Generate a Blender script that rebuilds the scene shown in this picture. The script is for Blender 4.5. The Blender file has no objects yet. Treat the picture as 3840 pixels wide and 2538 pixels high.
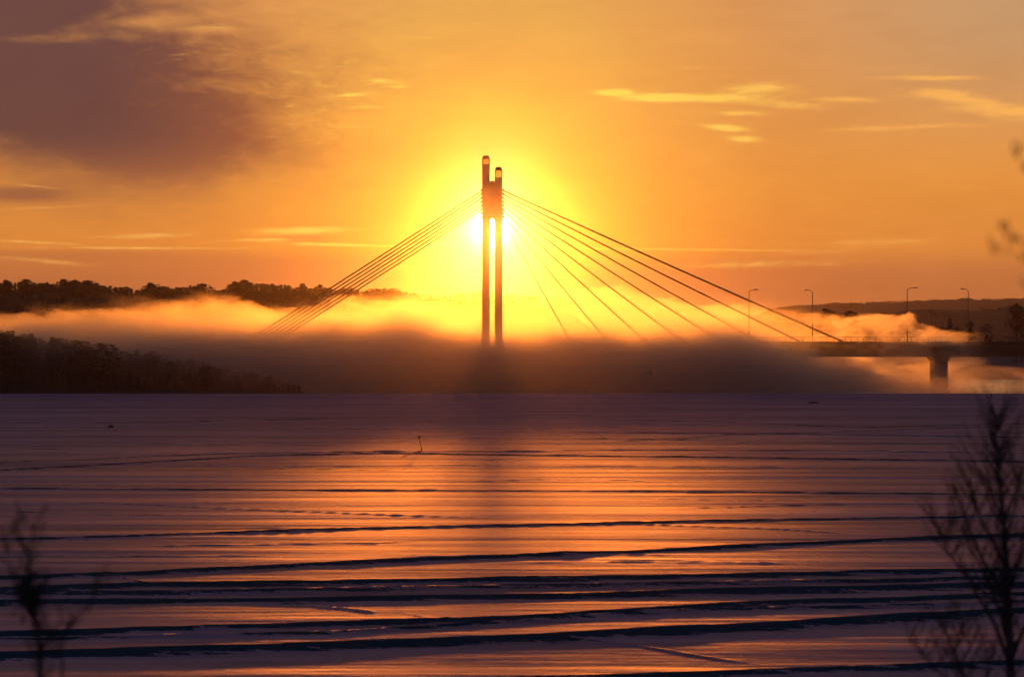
import bpy, bmesh, math, random
import numpy as np
from mathutils import Vector, Matrix

random.seed(7); rng = np.random.default_rng(11)
C = bpy.context.scene.collection
sc = bpy.context.scene
R = math.radians

# ------------------------------------------------------------------ camera
F = 14400.0            # focal length in pixels of the 3840-wide photograph (135 mm lens)
EYE = 9.04             # eye height above the river ice
HOR = 1290.0           # image row of the horizon
def P(u, v, Y):        # the world point seen at photo pixel (u, v) at depth Y
    return Vector(((u - 1920.0) / F * Y, Y, EYE - (v - HOR) / F * Y))
def G(u, v):           # the point of the ice seen at photo pixel (u, v)
    Y = F * EYE / (v - HOR)
    return ((u - 1920.0) / F * Y, Y)

cam = bpy.data.cameras.new('camera'); cam_o = bpy.data.objects.new('camera', cam); C.objects.link(cam_o)
cam_o.location = (0, 0, EYE); cam_o.rotation_euler = (R(90), 0, 0)
cam.sensor_width = 36.0; cam.sensor_fit = 'HORIZONTAL'; cam.lens = 135.0
cam.shift_y = (HOR - 1269.0) / 3840.0
cam.clip_start = 0.5; cam.clip_end = 40000
cam.dof.use_dof = True; cam.dof.focus_distance = 700.0; cam.dof.aperture_fstop = 4.5
sc.camera = cam_o

# ------------------------------------------------------------------ node helper
class N:
    """a socket with arithmetic"""
    def __init__(s, nt, sock): s.nt = nt; s.s = sock
    def _m(s, op, *o):
        n = s.nt.nodes.new('ShaderNodeMath'); n.operation = op
        s.nt.links.new(s.s, n.inputs[0])
        for i, x in enumerate(o):
            if isinstance(x, N): s.nt.links.new(x.s, n.inputs[i + 1])
            else: n.inputs[i + 1].default_value = x
        return N(s.nt, n.outputs[0])
    def __add__(s, o): return s._m('ADD', o)
    __radd__ = __add__
    def __sub__(s, o): return s._m('SUBTRACT', o)
    def __rsub__(s, o): return s._m('MULTIPLY', -1.0)._m('ADD', o)
    def __mul__(s, o): return s._m('MULTIPLY', o)
    __rmul__ = __mul__
    def __truediv__(s, o): return s._m('DIVIDE', o)
    def exp(s): return s._m('EXPONENT')
    def sqrt(s): return s._m('SQRT')
    def min(s, o): return s._m('MINIMUM', o)
    def max(s, o): return s._m('MAXIMUM', o)
    def clamp(s): return s.max(0.0).min(1.0)
    def step(s, a, b):      # smoothstep a..b (a may exceed b)
        n = s.nt.nodes.new('ShaderNodeMapRange'); n.interpolation_type = 'SMOOTHSTEP'
        s.nt.links.new(s.s, n.inputs[0])
        if a < b: n.inputs[1].default_value = a; n.inputs[2].default_value = b; n.inputs[3].default_value = 0; n.inputs[4].default_value = 1
        else: n.inputs[1].default_value = b; n.inputs[2].default_value = a; n.inputs[3].default_value = 1; n.inputs[4].default_value = 0
        return N(s.nt, n.outputs[0])
def node(nt, kind, **kw):
    n = nt.nodes.new(kind)
    for k, x in kw.items(): setattr(n, k, x)
    return n
def link(nt, a, b): nt.links.new(a.s if isinstance(a, N) else a, b)
def comb(nt, x, y, z):
    n = nt.nodes.new('ShaderNodeCombineXYZ')
    for i, q in enumerate((x, y, z)):
        if isinstance(q, N): nt.links.new(q.s, n.inputs[i])
        else: n.inputs[i].default_value = q
    return n.outputs[0]
def noise(nt, vec, scale=1.0, detail=3.0, rough=0.5, dist=0.0):
    n = nt.nodes.new('ShaderNodeTexNoise'); n.noise_dimensions = '3D'
    link(nt, vec, n.inputs['Vector']); n.inputs['Scale'].default_value = scale
    n.inputs['Detail'].default_value = detail; n.inputs['Roughness'].default_value = rough
    n.inputs['Distortion'].default_value = dist
    return N(nt, n.outputs[0])
def ramp(nt, fac, stops, interp='LINEAR'):
    n = nt.nodes.new('ShaderNodeValToRGB'); link(nt, fac, n.inputs[0]); cr = n.color_ramp; cr.interpolation = interp
    while len(cr.elements) > 1: cr.elements.remove(cr.elements[-1])
    cr.elements[0].position = stops[0][0]; cr.elements[0].color = (*stops[0][1], 1)
    for p, c in stops[1:]:
        e = cr.elements.new(p); e.color = (*c, 1)
    return n.outputs[0]
def mixc(nt, fac, a, b, mode='MIX'):
    n = nt.nodes.new('ShaderNodeMix'); n.data_type = 'RGBA'; n.blend_type = mode; n.clamp_result = False
    for sock, q in ((n.inputs[0], fac), (n.inputs[6], a), (n.inputs[7], b)):
        if isinstance(q, (N, bpy.types.NodeSocket)): link(nt, q, sock)
        elif isinstance(q, tuple): sock.default_value = (*q, 1)
        else: sock.default_value = q
    return n.outputs[2]
def srgb(r, g, b):
    f = lambda c: (c / 255 / 12.92) if c <= 10 else ((c / 255 + 0.055) / 1.055) ** 2.4
    return (f(r), f(g), f(b))

# ------------------------------------------------------------------ sky
SUN_AZ, SUN_EL = -0.00517, 0.0300
world = bpy.data.worlds.new('World'); sc.world = world; world.use_nodes = True
nt = world.node_tree; nt.nodes.clear()
geo = node(nt, 'ShaderNodeTexCoord')
sep = node(nt, 'ShaderNodeSeparateXYZ'); link(nt, geo.outputs['Generated'], sep.inputs[0])
dx, dy, dz = (N(nt, sep.outputs[i]) for i in range(3))
az = dx._m('ARCTAN2', dy); el = dz._m('ARCSINE')
# a chart of the sky: 155 units to the degree, sun at (1140, 530), horizon at 797
K = 8894.0
U = az * K + 1186.0
V = el * (-K) + 797.0
# clear-air colour by height above the horizon
h = (V * (-1 / 1000.0) + 1.0).clamp()     # 0.203 horizon ... 1 = chart row 0
base = ramp(nt, h, [(0.20, srgb(170, 98, 58)), (0.33, srgb(182, 104, 58)), (0.385, srgb(208, 120, 60)), (0.43, srgb(238, 146, 58)),
                    (0.55, srgb(243, 155, 64)), (0.75, srgb(240, 158, 76)), (1.0, srgb(232, 156, 86))])
# right side paler
pale = U.step(1500, 2400) * V.step(450, 0)
base = mixc(nt, pale * 0.95, base, srgb(208, 162, 116))
wide = U.step(2372, 1500)
base = mixc(nt, (1.0 - wide) * V.step(350, 560) * 0.35, base, srgb(225, 138, 66))
# glow round the sun, a little taller than wide
du = U - 1140.0; dv = V - 530.0
dvs = dv.max(0.0) * 2.1 + dv.min(0.0) * 0.55
r = (du * du * 1.15 + dvs * dvs).sqrt()
glow = ramp(nt, (r / 700.0).clamp(), [(0.0, (1, .85, .65)), (0.075, (.5, .22, .2)), (0.14, (.25, .05, .04)), (0.22, (.12, .05, .0)), (0.32, (.10, .11, .0)), (0.42, (.08, .14, .0)), (0.6, (.05, .08, .0)), (1.0, (0, 0, 0))], 'B_SPLINE')
gk = V.step(690, 560) * 0.75 + 0.25
glow = mixc(nt, 1.0, glow, comb(nt, gk, gk, gk), 'MULTIPLY')
col = mixc(nt, 1.0, base, glow, 'ADD')
plume = (((U - 1140.0) * (1 / 150.0)) * ((U - 1140.0) * (1 / 150.0)) * -1.0 + ((V - 300.0) * (1 / 120.0)) * ((V - 300.0) * (1 / 120.0)) * -1.0).exp()
col = mixc(nt, 1.0, col, comb(nt, plume * 0.05, plume * 0.26, 0.0), 'ADD')
# texture of thin cloud
wv = comb(nt, U / 150.0, V / 34.0 + U / 2500.0, 0.0)
w1 = noise(nt, wv, 1.0, 5.0, 0.55, 0.6)
wv2 = comb(nt, U / 420.0, V / 150.0, 3.3)
w2 = noise(nt, wv2, 1.0, 4.0, 0.5, 0.5)
wv3 = comb(nt, U / 60.0, V / 13.0 + U / 900.0, 7.7)
w3 = noise(nt, wv3, 1.0, 3.0, 0.55, 0.3)
def blob(cx, cy, sx, sy, tilt=0.0):
    a = (U - cx) * (1.0 / sx); b = (V - cy) * (1.0 / sy)
    if tilt: b = b + (U - cx) * (tilt / sy)
    return ((a * a + b * b) * -1.0).exp()
# the dark bank, upper left
dk = blob(60, 250, 400, 150, -0.12) + blob(40, 30, 330, 100) * 0.9 + blob(420, 330, 220, 120, 0.2) * 0.35 + blob(480, 180, 230, 120, 0.1) * 0.45 + blob(50, 455, 100, 17) * 0.55
w4 = noise(nt, comb(nt, U / 95.0, V / 38.0, 5.1), 1.0, 6.0, 0.62, 0.9)
dk = dk + (w2 - 0.5) * 1.9 * blob(280, 210, 560, 260) + (w4 - 0.5) * 0.95 * blob(300, 200, 560, 250)
dk = dk - blob(110, 97, 150, 15, 0.03) * 0.40 - blob(300, 60, 160, 14, 0.08) * 0.25 - blob(470, 75, 90, 9) * 0.25
dkf = dk.step(-0.32, 0.80)
dcol = mixc(nt, U.step(160, 680), srgb(28, 38, 62), srgb(140, 82, 56))
dcol = mixc(nt, V.step(300, 470) * 0.7, dcol, srgb(165, 100, 60))
col = mixc(nt, dkf, col, dcol)
# warm falling off to the left
col = mixc(nt, U.step(760, 100) * V.step(690, 480) * 0.22, col, srgb(205, 125, 60))
# long grey-orange strata low down
strat = (blob(110, 592, 330, 13) * 0.55 + blob(700, 553, 52, 7) * 0.6 + blob(500, 605, 500, 14) * 0.4 + blob(1700, 640, 700, 28) * 0.5 + blob(800, 640, 330, 28) * 0.3 + blob(1900, 700, 800, 50) * 0.45 + blob(500, 650, 620, 26) * 0.35) * (w1 * 0.8 + 0.6)
col = mixc(nt, strat.clamp(), col, srgb(186, 108, 62))
# bright wisps lit by the sun
def wis(items):
    t = None
    for cx, cy, sx, sy, a, ti in items:
        b = blob(cx, cy, sx, sy, ti) * a
        t = b if t is None else t + b
    return t
sharp = wis([(1417, 215, 40, 7, 1.1, 0), (1530, 228, 60, 8, .9, 0), (1640, 229, 150, 9, .8, 0), (1760, 208, 90, 12, .55, 0), (1960, 234, 70, 7, .5, -.03), (1820, 246, 110, 10, .45, -.05),
             (1725, 265, 70, 6, .5, 0), (1680, 298, 48, 8, .8, -.05), (1722, 324, 34, 8, .6, -.05), (2150, 186, 100, 6, .8, 0), (2190, 226, 70, 13, .8, -.1), (2320, 262, 100, 18, .75, -.1),
             (2080, 299, 150, 8, .45, .03), (890, 190, 48, 6, .45, -.03), (925, 203, 28, 4, .35, 0), (812, 222, 40, 5, .4, .08), (850, 250, 50, 6, .35, .05), (800, 296, 60, 5, .2, 0), (470, 70, 70, 6, .22, .0), (425, 130, 34, 5, .25, .10), (690, 170, 34, 5, .25, -.1),
             (700, 535, 110, 8, .7, .02), (600, 557, 90, 4, .5, .03), (770, 567, 90, 4, .7, -.02), (330, 548, 120, 6, .45, .03), (80, 97, 90, 12, .1, 0),
             (60, 562, 110, 3.5, .5, -.05), (300, 576, 220, 3, .5, 0), (110, 606, 110, 6, .35, -.08), (100, 436, 60, 3.5, .3, -.1), (60, 486, 160, 4, .25, .05),
             (2000, 562, 160, 9, .30, .02), (1760, 612, 220, 9, .30, 0.02), (1900, 585, 90, 5, .2, .05), (980, 90, 40, 5, .12, 0), (1600, 160, 90, 6, .12, 0)])
line = ((V - 575.0 + (U - 1300.0) * (-0.012) + (w3 - 0.5) * 4.0) / 2.6)
trail = (line * line * -1.0).exp() * U.step(800, 930) * U.step(2000, 1700) * 0.42
fine = noise(nt, comb(nt, U / 46.0, V / 7.5, 9.7), 1.0, 6.0, 0.66, 0.5)
wn = fine * 0.55 + w1 * 0.45
wf = ((sharp + (wn - 0.5) * 2.3 * sharp.max(0.0).sqrt()).step(0.0, 0.72) * 0.95 + trail).min(0.95)
# mottled high cloud catching the light, left of the sun
mot = noise(nt, comb(nt, U / 70.0, V / 20.0, 2.2), 1.0, 5.0, 0.6, 1.2).step(0.52, 0.72)
mott = mot * (blob(780, 215, 150, 70) * 0.42 + blob(480, 120, 150, 60) * 0.22 + blob(640, 330, 200, 80) * 0.12 + blob(2230, 245, 190, 60) * 0.25 + blob(1000, 90, 220, 60) * 0.12)
wf = (wf + mott).min(0.95)
wcol = mixc(nt, (r / 900.0).clamp(), srgb(255, 236, 90), srgb(250, 178, 88))
col = mixc(nt, wf, col, wcol)
# a breath of uneven veil everywhere
col = mixc(nt, 1.0, col, ramp(nt, w2 * 0.6 + w1 * 0.4, [(0.25, (.93, .91, .9)), (0.75, (1.07, 1.09, 1.1))]), 'MULTIPLY')
# the sky dims away from the sunset: upward, sideways and behind
fu = (el - 0.09).max(0.0)
aza = az._m('ABSOLUTE')
fade_side = ((aza - 0.16).max(0.0) * -3.2).exp()
mul = comb(nt, (fu * -12.0).exp() * fade_side, (fu * -10.0).exp() * fade_side, (fu * -6.0).exp() * fade_side)
col = mixc(nt, 1.0, col, mul, 'MULTIPLY')
nish = node(nt, 'ShaderNodeTexSky', sky_type='NISHITA', sun_disc=False)
nish.sun_elevation = SUN_EL; nish.sun_rotation = SUN_AZ; nish.altitude = 80; nish.dust_density = 1.5; nish.air_density = 1.0
nk = 0.012
clear = 1.0 - (fu * -8.0).exp() * fade_side
nb = mixc(nt, 1.0, nish.outputs[0], comb(nt, clear * (nk * .9), clear * (nk * .95), clear * (nk * 1.25)), 'MULTIPLY')
col = mixc(nt, 1.0, col, nb, 'ADD')
up = el.step(0.03, 0.35)
col = mixc(nt, 1.0, col, comb(nt, up * 0.038, up * 0.038, up * 0.072), 'ADD')
# the disc itself
rr = (du * du + dv * dv).sqrt()
disc = rr.step(47, 37) * 4.0 + ((rr * (1 / 36.0)) * (rr * (-1 / 36.0))).exp() * 3.0
col = mixc(nt, 1.0, col, comb(nt, disc, disc * 0.85, disc * 0.55), 'ADD')
bg = node(nt, 'ShaderNodeBackground'); link(nt, col, bg.inputs[0]); bg.inputs[1].default_value = 1.0
wo = node(nt, 'ShaderNodeOutputWorld'); link(nt, bg.outputs[0], wo.inputs[0])
world.cycles.sampling_method = 'MANUAL'; world.cycles.sample_map_resolution = 512

# ------------------------------------------------------------------ sun
sl = bpy.data.lights.new('sun', 'SUN'); so = bpy.data.objects.new('sun', sl); C.objects.link(so)
sl.energy = 0.44; sl.angle = R(0.53); sl.color = (1.0, 0.25, 0.02)
sd = Vector((math.sin(SUN_AZ) * math.cos(SUN_EL), math.cos(SUN_AZ) * math.cos(SUN_EL), math.sin(SUN_EL)))
so.rotation_euler = (-sd).to_track_quat('-Z', 'Y').to_euler()

# ------------------------------------------------------------------ render settings
sc.view_settings.view_transform = 'Standard'; sc.view_settings.look = 'None'
sc.view_settings.exposure = 0.0; sc.view_settings.gamma = 1.0
cy = sc.cycles
cy.volume_bounces = 2; cy.max_bounces = 8; cy.diffuse_bounces = 2; cy.glossy_bounces = 3; cy.transparent_max_bounces = 12
cy.use_denoising = True; cy.use_adaptive_sampling = True; cy.adaptive_threshold = 0.05; cy.volume_max_steps = 512
cy.sample_clamp_indirect = 6.0

# ------------------------------------------------------------------ object helpers
def tag(o, label=None, cat=None, group=None, kind=None):
    if label: o['label'] = label
    if cat: o['category'] = cat
    if group: o['group'] = group
    if kind: o['kind'] = kind
    return o
def mesh_obj(name, verts, faces, m=None, parent=None, smooth=False):
    me = bpy.data.meshes.new(name)
    verts = np.asarray(verts, dtype=np.float32)
    if isinstance(faces, np.ndarray):
        me.vertices.add(len(verts)); me.vertices.foreach_set('co', verts.ravel())
        k = faces.shape[1]; me.loops.add(faces.size); me.polygons.add(len(faces))
        me.loops.foreach_set('vertex_index', faces.astype(np.int32).ravel())
        me.polygons.foreach_set('loop_start', np.arange(0, faces.size, k, dtype=np.int32))
        me.update(calc_edges=True)
    else:
        me.from_pydata([tuple(map(float, v)) for v in verts], [], faces)
    if smooth: me.polygons.foreach_set('use_smooth', [True] * len(me.polygons))
    if m: me.materials.append(m)
    o = bpy.data.objects.new(name, me); C.objects.link(o)
    if parent: o.parent = parent
    return o
def empty(name, loc=(0, 0, 0)):
    o = bpy.data.objects.new(name, None); C.objects.link(o); o.location = loc; o.empty_display_size = 0.5; return o
class MB:
    def __init__(s): s.v = []; s.f = []
    def box(s, x0, x1, y0, y1, z0, z1):
        b = len(s.v)
        s.v += [(x, y, z) for z in (z0, z1) for y in (y0, y1) for x in (x0, x1)]
        s.f += [tuple(b + i for i in q) for q in ((0, 2, 3, 1), (4, 5, 7, 6), (0, 1, 5, 4), (2, 6, 7, 3), (0, 4, 6, 2), (1, 3, 7, 5))]
        return s
    def tube(s, pts, rad, n=6, cap=True):
        pts = [Vector(p) for p in pts]; b0 = len(s.v)
        rads = rad if isinstance(rad, (list, tuple)) else [rad] * len(pts)
        for i, p in enumerate(pts):
            d = (pts[min(i + 1, len(pts) - 1)] - pts[max(i - 1, 0)]).normalized()
            a = d.cross(Vector((0, 1, 0.01)));
            if a.length < 1e-3: a = d.cross(Vector((1, 0, 0)))
            a.normalize(); c = d.cross(a)
            for k in range(n):
                t = 2 * math.pi * k / n
                s.v.append(tuple(p + (a * math.cos(t) + c * math.sin(t)) * rads[i]))
        for i in range(len(pts) - 1):
            for k in range(n):
                s.f.append((b0 + i * n + k, b0 + i * n + (k + 1) % n, b0 + (i + 1) * n + (k + 1) % n, b0 + (i + 1) * n + k))
        if cap:
            s.f.append(tuple(b0 + k for k in range(n))[::-1]); s.f.append(tuple(b0 + (len(pts) - 1) * n + k for k in range(n)))
        return s
    def prism(s, poly, y0, y1):       # polygon in the x-z plane, thick along y
        b = len(s.v); n = len(poly)
        s.v += [(x, y0, z) for x, z in poly] + [(x, y1, z) for x, z in poly]
        s.f.append(tuple(b + i for i in range(n))); s.f.append(tuple(b + n + i for i in range(n))[::-1])
        for i in range(n):
            j = (i + 1) % n
            s.f.append((b + i, b + n + i, b + n + j, b + j))
        return s
    def build(s, name, m, parent=None, smooth=False, bevel=0):
        o = mesh_obj(name, s.v, s.f, m, parent, smooth)
        bm = bmesh.new(); bm.from_mesh(o.data); bmesh.ops.recalc_face_normals(bm, faces=bm.faces)
        if bevel: bmesh.ops.bevel(bm, geom=list(bm.edges), offset=bevel, segments=2, affect='EDGES', profile=0.5, clamp_overlap=True)
        bm.to_mesh(o.data); bm.free()
        return o
def vnoise(x, y, seed=0):
    xi = np.floor(x).astype(np.int64); yi = np.floor(y).astype(np.int64); fx = x - xi; fy = y - yi
    fx = fx * fx * (3 - 2 * fx); fy = fy * fy * (3 - 2 * fy)
    def hsh(a, b):
        n = (a * 374761393 + b * 668265263 + seed * 974634777) & 0xffffffff
        n = ((n ^ (n >> 13)) * 1274126177) & 0xffffffff
        return ((n ^ (n >> 16)) & 0xffff) / 65535.0
    return (hsh(xi, yi) * (1 - fx) + hsh(xi + 1, yi) * fx) * (1 - fy) + (hsh(xi, yi + 1) * (1 - fx) + hsh(xi + 1, yi + 1) * fx) * fy
def fbm(x, y, o=4, seed=0):
    s = 0; a = 0.5; t = 0
    for i in range(o):
        s = s + a * vnoise(x * 2 ** i, y * 2 ** i, seed + i); t += a; a *= 0.5
    return s / t

# ------------------------------------------------------------------ materials
def pmat(name, c1, c2=None, scale=1.0, rough=0.8, spec=0.3, metal=0.0, bump=0.0, detail=4.0):
    m = bpy.data.materials.new(name); m.use_nodes = True; t = m.node_tree
    b = t.nodes['Principled BSDF']; b.inputs['Roughness'].default_value = rough
    b.inputs['Specular IOR Level'].default_value = spec; b.inputs['Metallic'].default_value = metal
    tc = t.nodes.new('ShaderNodeTexCoord'); nz = noise(t, tc.outputs['Object'], scale, detail, 0.6)
    link(t, ramp(t, nz, [(0.3, c1), (0.7, c2 or c1)]), b.inputs['Base Color'])
    if bump:
        bp = t.nodes.new('ShaderNodeBump'); bp.inputs['Strength'].default_value = bump; link(t, nz, bp.inputs['Height']); link(t, bp.outputs[0], b.inputs['Normal'])
    return m
M_conc = pmat('pale_concrete', (.30, .28, .26), (.40, .38, .35), 0.4, 0.85, 0.25, bump=0.1)
M_steel = pmat('dark_painted_steel', (.045, .05, .055), (.07, .075, .08), 0.6, 0.5, 0.4)
M_cable = pmat('cable_sheath', (.10, .09, .08), (.14, .13, .12), 2.0, 0.5, 0.4)
M_asph = pmat('asphalt', (.04, .04, .042), (.06, .06, .06), 1.5, 0.9, 0.2)
M_galv = pmat('galvanised_steel', (.16, .16, .17), (.22, .22, .23), 3.0, 0.45, 0.5, 0.6)
M_leaf = pmat('dark_needles', (.007, .011, .009), (.018, .024, .016), 0.7, 0.8, 0.2)
M_bark = pmat('grey_bark', (.035, .028, .024), (.07, .06, .05), 4.0, 0.9, 0.2)
M_birch = pmat('birch_bark', (.05, .045, .04), (.10, .09, .085), 14.0, 0.8, 0.2)
M_wood = pmat('weathered_wood', (.05, .04, .03), (.09, .07, .05), 6.0, 0.85, 0.2)
M_land = pmat('snowy_scrub_ground', (.05, .055, .06), (.16, .17, .20), 0.08, 0.95, 0.1)
M_forestfloor = pmat('wooded_hillside', (.012, .016, .011), (.035, .04, .028), 0.05, 0.95, 0.1)
M_bank = pmat('snowy_bank', (.25, .27, .32), (.5, .52, .58), 0.6, 0.9, 0.2, bump=0.3)

def glassmat():
    m = bpy.data.materials.new('lamp_house_glass'); m.use_nodes = True; b = m.node_tree.nodes['Principled BSDF']
    b.inputs['Base Color'].default_value = (.75, .62, .5, 1); b.inputs['Roughness'].default_value = 0.5
    b.inputs['Transmission Weight'].default_value = 0.35; b.inputs['IOR'].default_value = 1.2
    return m
M_glass = glassmat()

# ------------------------------------------------------------------ the frozen river
# (photo rows and columns in 2372-wide units) : points, band thickness in rows, ridge height, snow amount
S = 3840 / 2372.0
ridges = [
 ([(-700, 1129), (0, 1131), (600, 1134), (1150, 1135), (1800, 1140), (2372, 1146), (3000, 1150)], 2.6, .07, .9),
 ([(-700, 1262), (0, 1250), (600, 1232), (1200, 1215), (1800, 1203), (2372, 1195), (3000, 1190)], 3.5, .08, .9),
 ([(-700, 1360), (0, 1341), (300, 1331), (400, 1325), (1000, 1295), (1500, 1275), (2000, 1252), (2372, 1240), (3000, 1222)], 7.5, .11, 1.0),
 ([(-700, 1385), (0, 1366), (300, 1356), (1000, 1346), (1500, 1338), (2000, 1328), (2372, 1321), (3000, 1312)], 10, .13, 1.0),
 ([(-700, 1400), (0, 1376), (500, 1372), (1100, 1360), (1700, 1350), (2372, 1338), (3000, 1330)], 9, .11, .7),
 ([(-700, 1420), (0, 1396), (300, 1392), (700, 1390), (1200, 1381), (1800, 1368), (2372, 1356), (3000, 1345)], 14, .13, 1.0),
 ([(-700, 1490), (0, 1470), (600, 1452), (1200, 1430), (1700, 1402), (2100, 1388), (2372, 1376), (3000, 1355)], 10, .13, 1.0),
 ([(-700, 1500), (0, 1482), (500, 1472), (800, 1464), (1500, 1418), (2372, 1396), (3000, 1380)], 6, .08, .62),
 ([(-700, 1545), (0, 1520), (600, 1504), (1000, 1488), (1400, 1470), (1800, 1450), (2372, 1416), (3000, 1385)], 17, .17, 1.0),
 ([(-700, 1640), (1000, 1580), (1500, 1566), (2000, 1550), (2372, 1538), (3000, 1520)], 11, .13, .9),
 ([(150, 1330), (245, 1332), (320, 1345), (370, 1352)], 2.0, .05, .8),
 ([(1200, 1500), (1350, 1482), (1500, 1500), (1620, 1520), (1760, 1538)], 2.2, .05, .75),
 ([(930, 1418), (1000, 1432), (1080, 1442), (1150, 1462)], 1.4, .03, .5),
 ([(700, 1400), (800, 1408), (880, 1418)], 1.4, .04, .6),
 ([(0, 1160), (250, 1165), (500, 1177), (750, 1187), (1000, 1196), (1200, 1202)], 1.5, .05, .7),
 ([(1400, 1210), (1600, 1218), (1800, 1226), (2000, 1238)], 1.5, .05, .7),
 ([(300, 1264), (600, 1260), (900, 1256), (1000, 1250)], 2.2, .04, .6),
 ([(-700, 1110), (0, 1090), (200, 1078), (380, 1068), (600, 1056), (900, 1050), (1200, 1054), (1800, 1061), (2372, 1070), (3000, 1080)], 2.6, .09, .95),
 ([(-700, 1072), (0, 1072), (500, 1052), (900, 1046), (1180, 1046), (1500, 1042), (2000, 1045), (2372, 1051)], 2.0, .08, .8),
 ([(400, 1085), (900, 1078), (1500, 1080), (2372, 1086)], 1.5, .06, .7),
 ([(-300, 1040), (300, 1020), (600, 1022), (900, 1046)], 1.4, .05, .65),
 ([(1200, 1000), (1500, 1003), (1850, 1006), (2372, 1013), (3000, 1020)], 2.4, .08, .9),
 ([(1300, 1030), (1700, 1008), (2000, 998), (2372, 985)], 1.7, .07, .7),
 ([(1300, 970), (1700, 978), (2000, 990), (2372, 982), (3000, 984)], 2.2, .08, .8),
 ([(-300, 998), (400, 985), (900, 976), (1400, 985)], 1.3, .05, .55),
 ([(600, 1030), (1000, 1020), (1400, 1016), (2372, 1030)], 1.4, .06, .6),
 ([(1500, 1180), (1800, 1170), (2372, 1165)], 1.2, .04, .5),
 ([(134, 979.8), (271, 980.3), (408, 978.1), (545, 974.0), (682, 970.6), (820, 969.8)], 1.08, .045, 0.78),
 ([(-145, 1086.1), (84, 1085.9), (313, 1084.5), (541, 1084.5), (770, 1087.2), (999, 1091.5)], 0.92, .045, 0.53),
 ([(826, 971.7), (1120, 976.3), (1413, 982.2), (1707, 986.7), (2001, 988.5), (2294, 988.6)], 0.94, .045, 0.59),
 ([(867, 1052.5), (1179, 1055.7), (1490, 1056.2), (1801, 1055.1), (2112, 1055.0), (2423, 1057.6)], 1.22, .045, 0.70),
 ([(258, 1026.7), (379, 1028.6), (501, 1029.6), (622, 1028.0), (744, 1024.3), (865, 1021.1)], 1.41, .045, 0.66),
 ([(416, 987.8), (728, 993.0), (1039, 998.8), (1351, 1002.6), (1663, 1003.8), (1975, 1004.0)], 1.16, .045, 0.62),
 ([(-242, 1042.8), (-69, 1044.3), (105, 1046.9), (278, 1047.9), (451, 1046.2), (624, 1043.1)], 0.83, .045, 0.51),
 ([(355, 1053.5), (568, 1050.0), (782, 1046.3), (995, 1044.7), (1208, 1045.7), (1421, 1047.4)], 1.50, .045, 0.56),
 ([(512, 1013.9), (679, 1010.2), (845, 1006.5), (1011, 1005.1), (1178, 1006.2), (1344, 1007.7)], 1.32, .045, 0.60),
 ([(-338, 1041.3), (-224, 1041.5), (-109, 1039.9), (6, 1038.8), (121, 1040.4), (235, 1044.2)], 1.34, .045, 0.68),
 ([(-216, 979.7), (-6, 980.9), (204, 979.5), (415, 976.0), (625, 972.8), (835, 972.1)], 1.29, .045, 0.77),
 ([(1036, 1114.6), (1140, 1113.4), (1245, 1111.1), (1349, 1110.4), (1453, 1112.4), (1558, 1115.9)], 1.48, .045, 0.73),
 ([(493, 1013.9), (789, 1015.2), (1085, 1015.5), (1382, 1017.4), (1678, 1022.0), (1974, 1028.1)], 0.93, .045, 0.63),
 ([(1039, 960.4), (1218, 962.3), (1398, 961.9), (1577, 959.0), (1757, 955.8), (1936, 954.9)], 0.83, .045, 0.55),
 ([(-35, 1078.8), (88, 1081.3), (211, 1082.2), (334, 1080.3), (458, 1077.0), (581, 1075.0)], 1.10, .045, 0.56),
 ([(-230, 948.3), (32, 946.0), (295, 941.1), (557, 935.5), (820, 931.8), (1082, 930.8)], 0.83, .045, 0.65),
 ([(-80, 1182.8), (44, 1184.9), (167, 1188.0), (291, 1190.5), (414, 1191.1), (538, 1190.5)], 1.41, .03, 0.75),
 ([(439, 1227.1), (504, 1224.4), (568, 1222.4), (632, 1222.2), (697, 1223.2), (761, 1223.8)], 1.25, .03, 0.72),
 ([(-243, 1291.6), (-153, 1290.4), (-62, 1288.1), (29, 1286.3), (119, 1286.3), (210, 1287.6)], 1.21, .03, 0.56),
 ([(-208, 1296.1), (-36, 1292.0), (135, 1289.6), (306, 1288.7), (478, 1287.5), (649, 1284.8)], 1.99, .03, 0.60),
 ([(1124, 1302.5), (1273, 1300.6), (1422, 1300.1), (1572, 1301.4), (1721, 1303.2), (1870, 1303.9)], 1.09, .03, 0.55),
 ([(1364, 1295.9), (1465, 1296.0), (1565, 1298.0), (1665, 1300.6), (1766, 1302.1), (1866, 1301.7)], 1.80, .03, 0.66),
 ([(879, 1288.7), (1021, 1287.1), (1163, 1284.6), (1305, 1282.9), (1448, 1283.1), (1590, 1284.4)], 1.92, .03, 0.74),
 ([(1431, 1153.9), (1571, 1156.6), (1712, 1157.5), (1852, 1157.0), (1992, 1156.7), (2132, 1158.1)], 1.90, .03, 0.53),
 ([(-191, 1313.1), (-111, 1312.3), (-31, 1313.4), (49, 1315.3), (129, 1316.3), (209, 1315.5)], 1.57, .03, 0.69),
]
Ymin, Ymax = 58.0, 704.0
rows = 900
vv = np.linspace(F * EYE / Ymin, F * EYE / Ymax, rows)
YY = F * EYE / vv
cols = 360
tt = np.linspace(-1, 1, cols); xx = (tt * 0.62 + tt ** 3 * 0.38)
X = xx[None, :] * (YY[:, None] * 0.26 + 4.0)
Y = np.repeat(YY[:, None], cols, 1)
Z = np.zeros_like(X); MASK = np.zeros_like(X)
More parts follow.
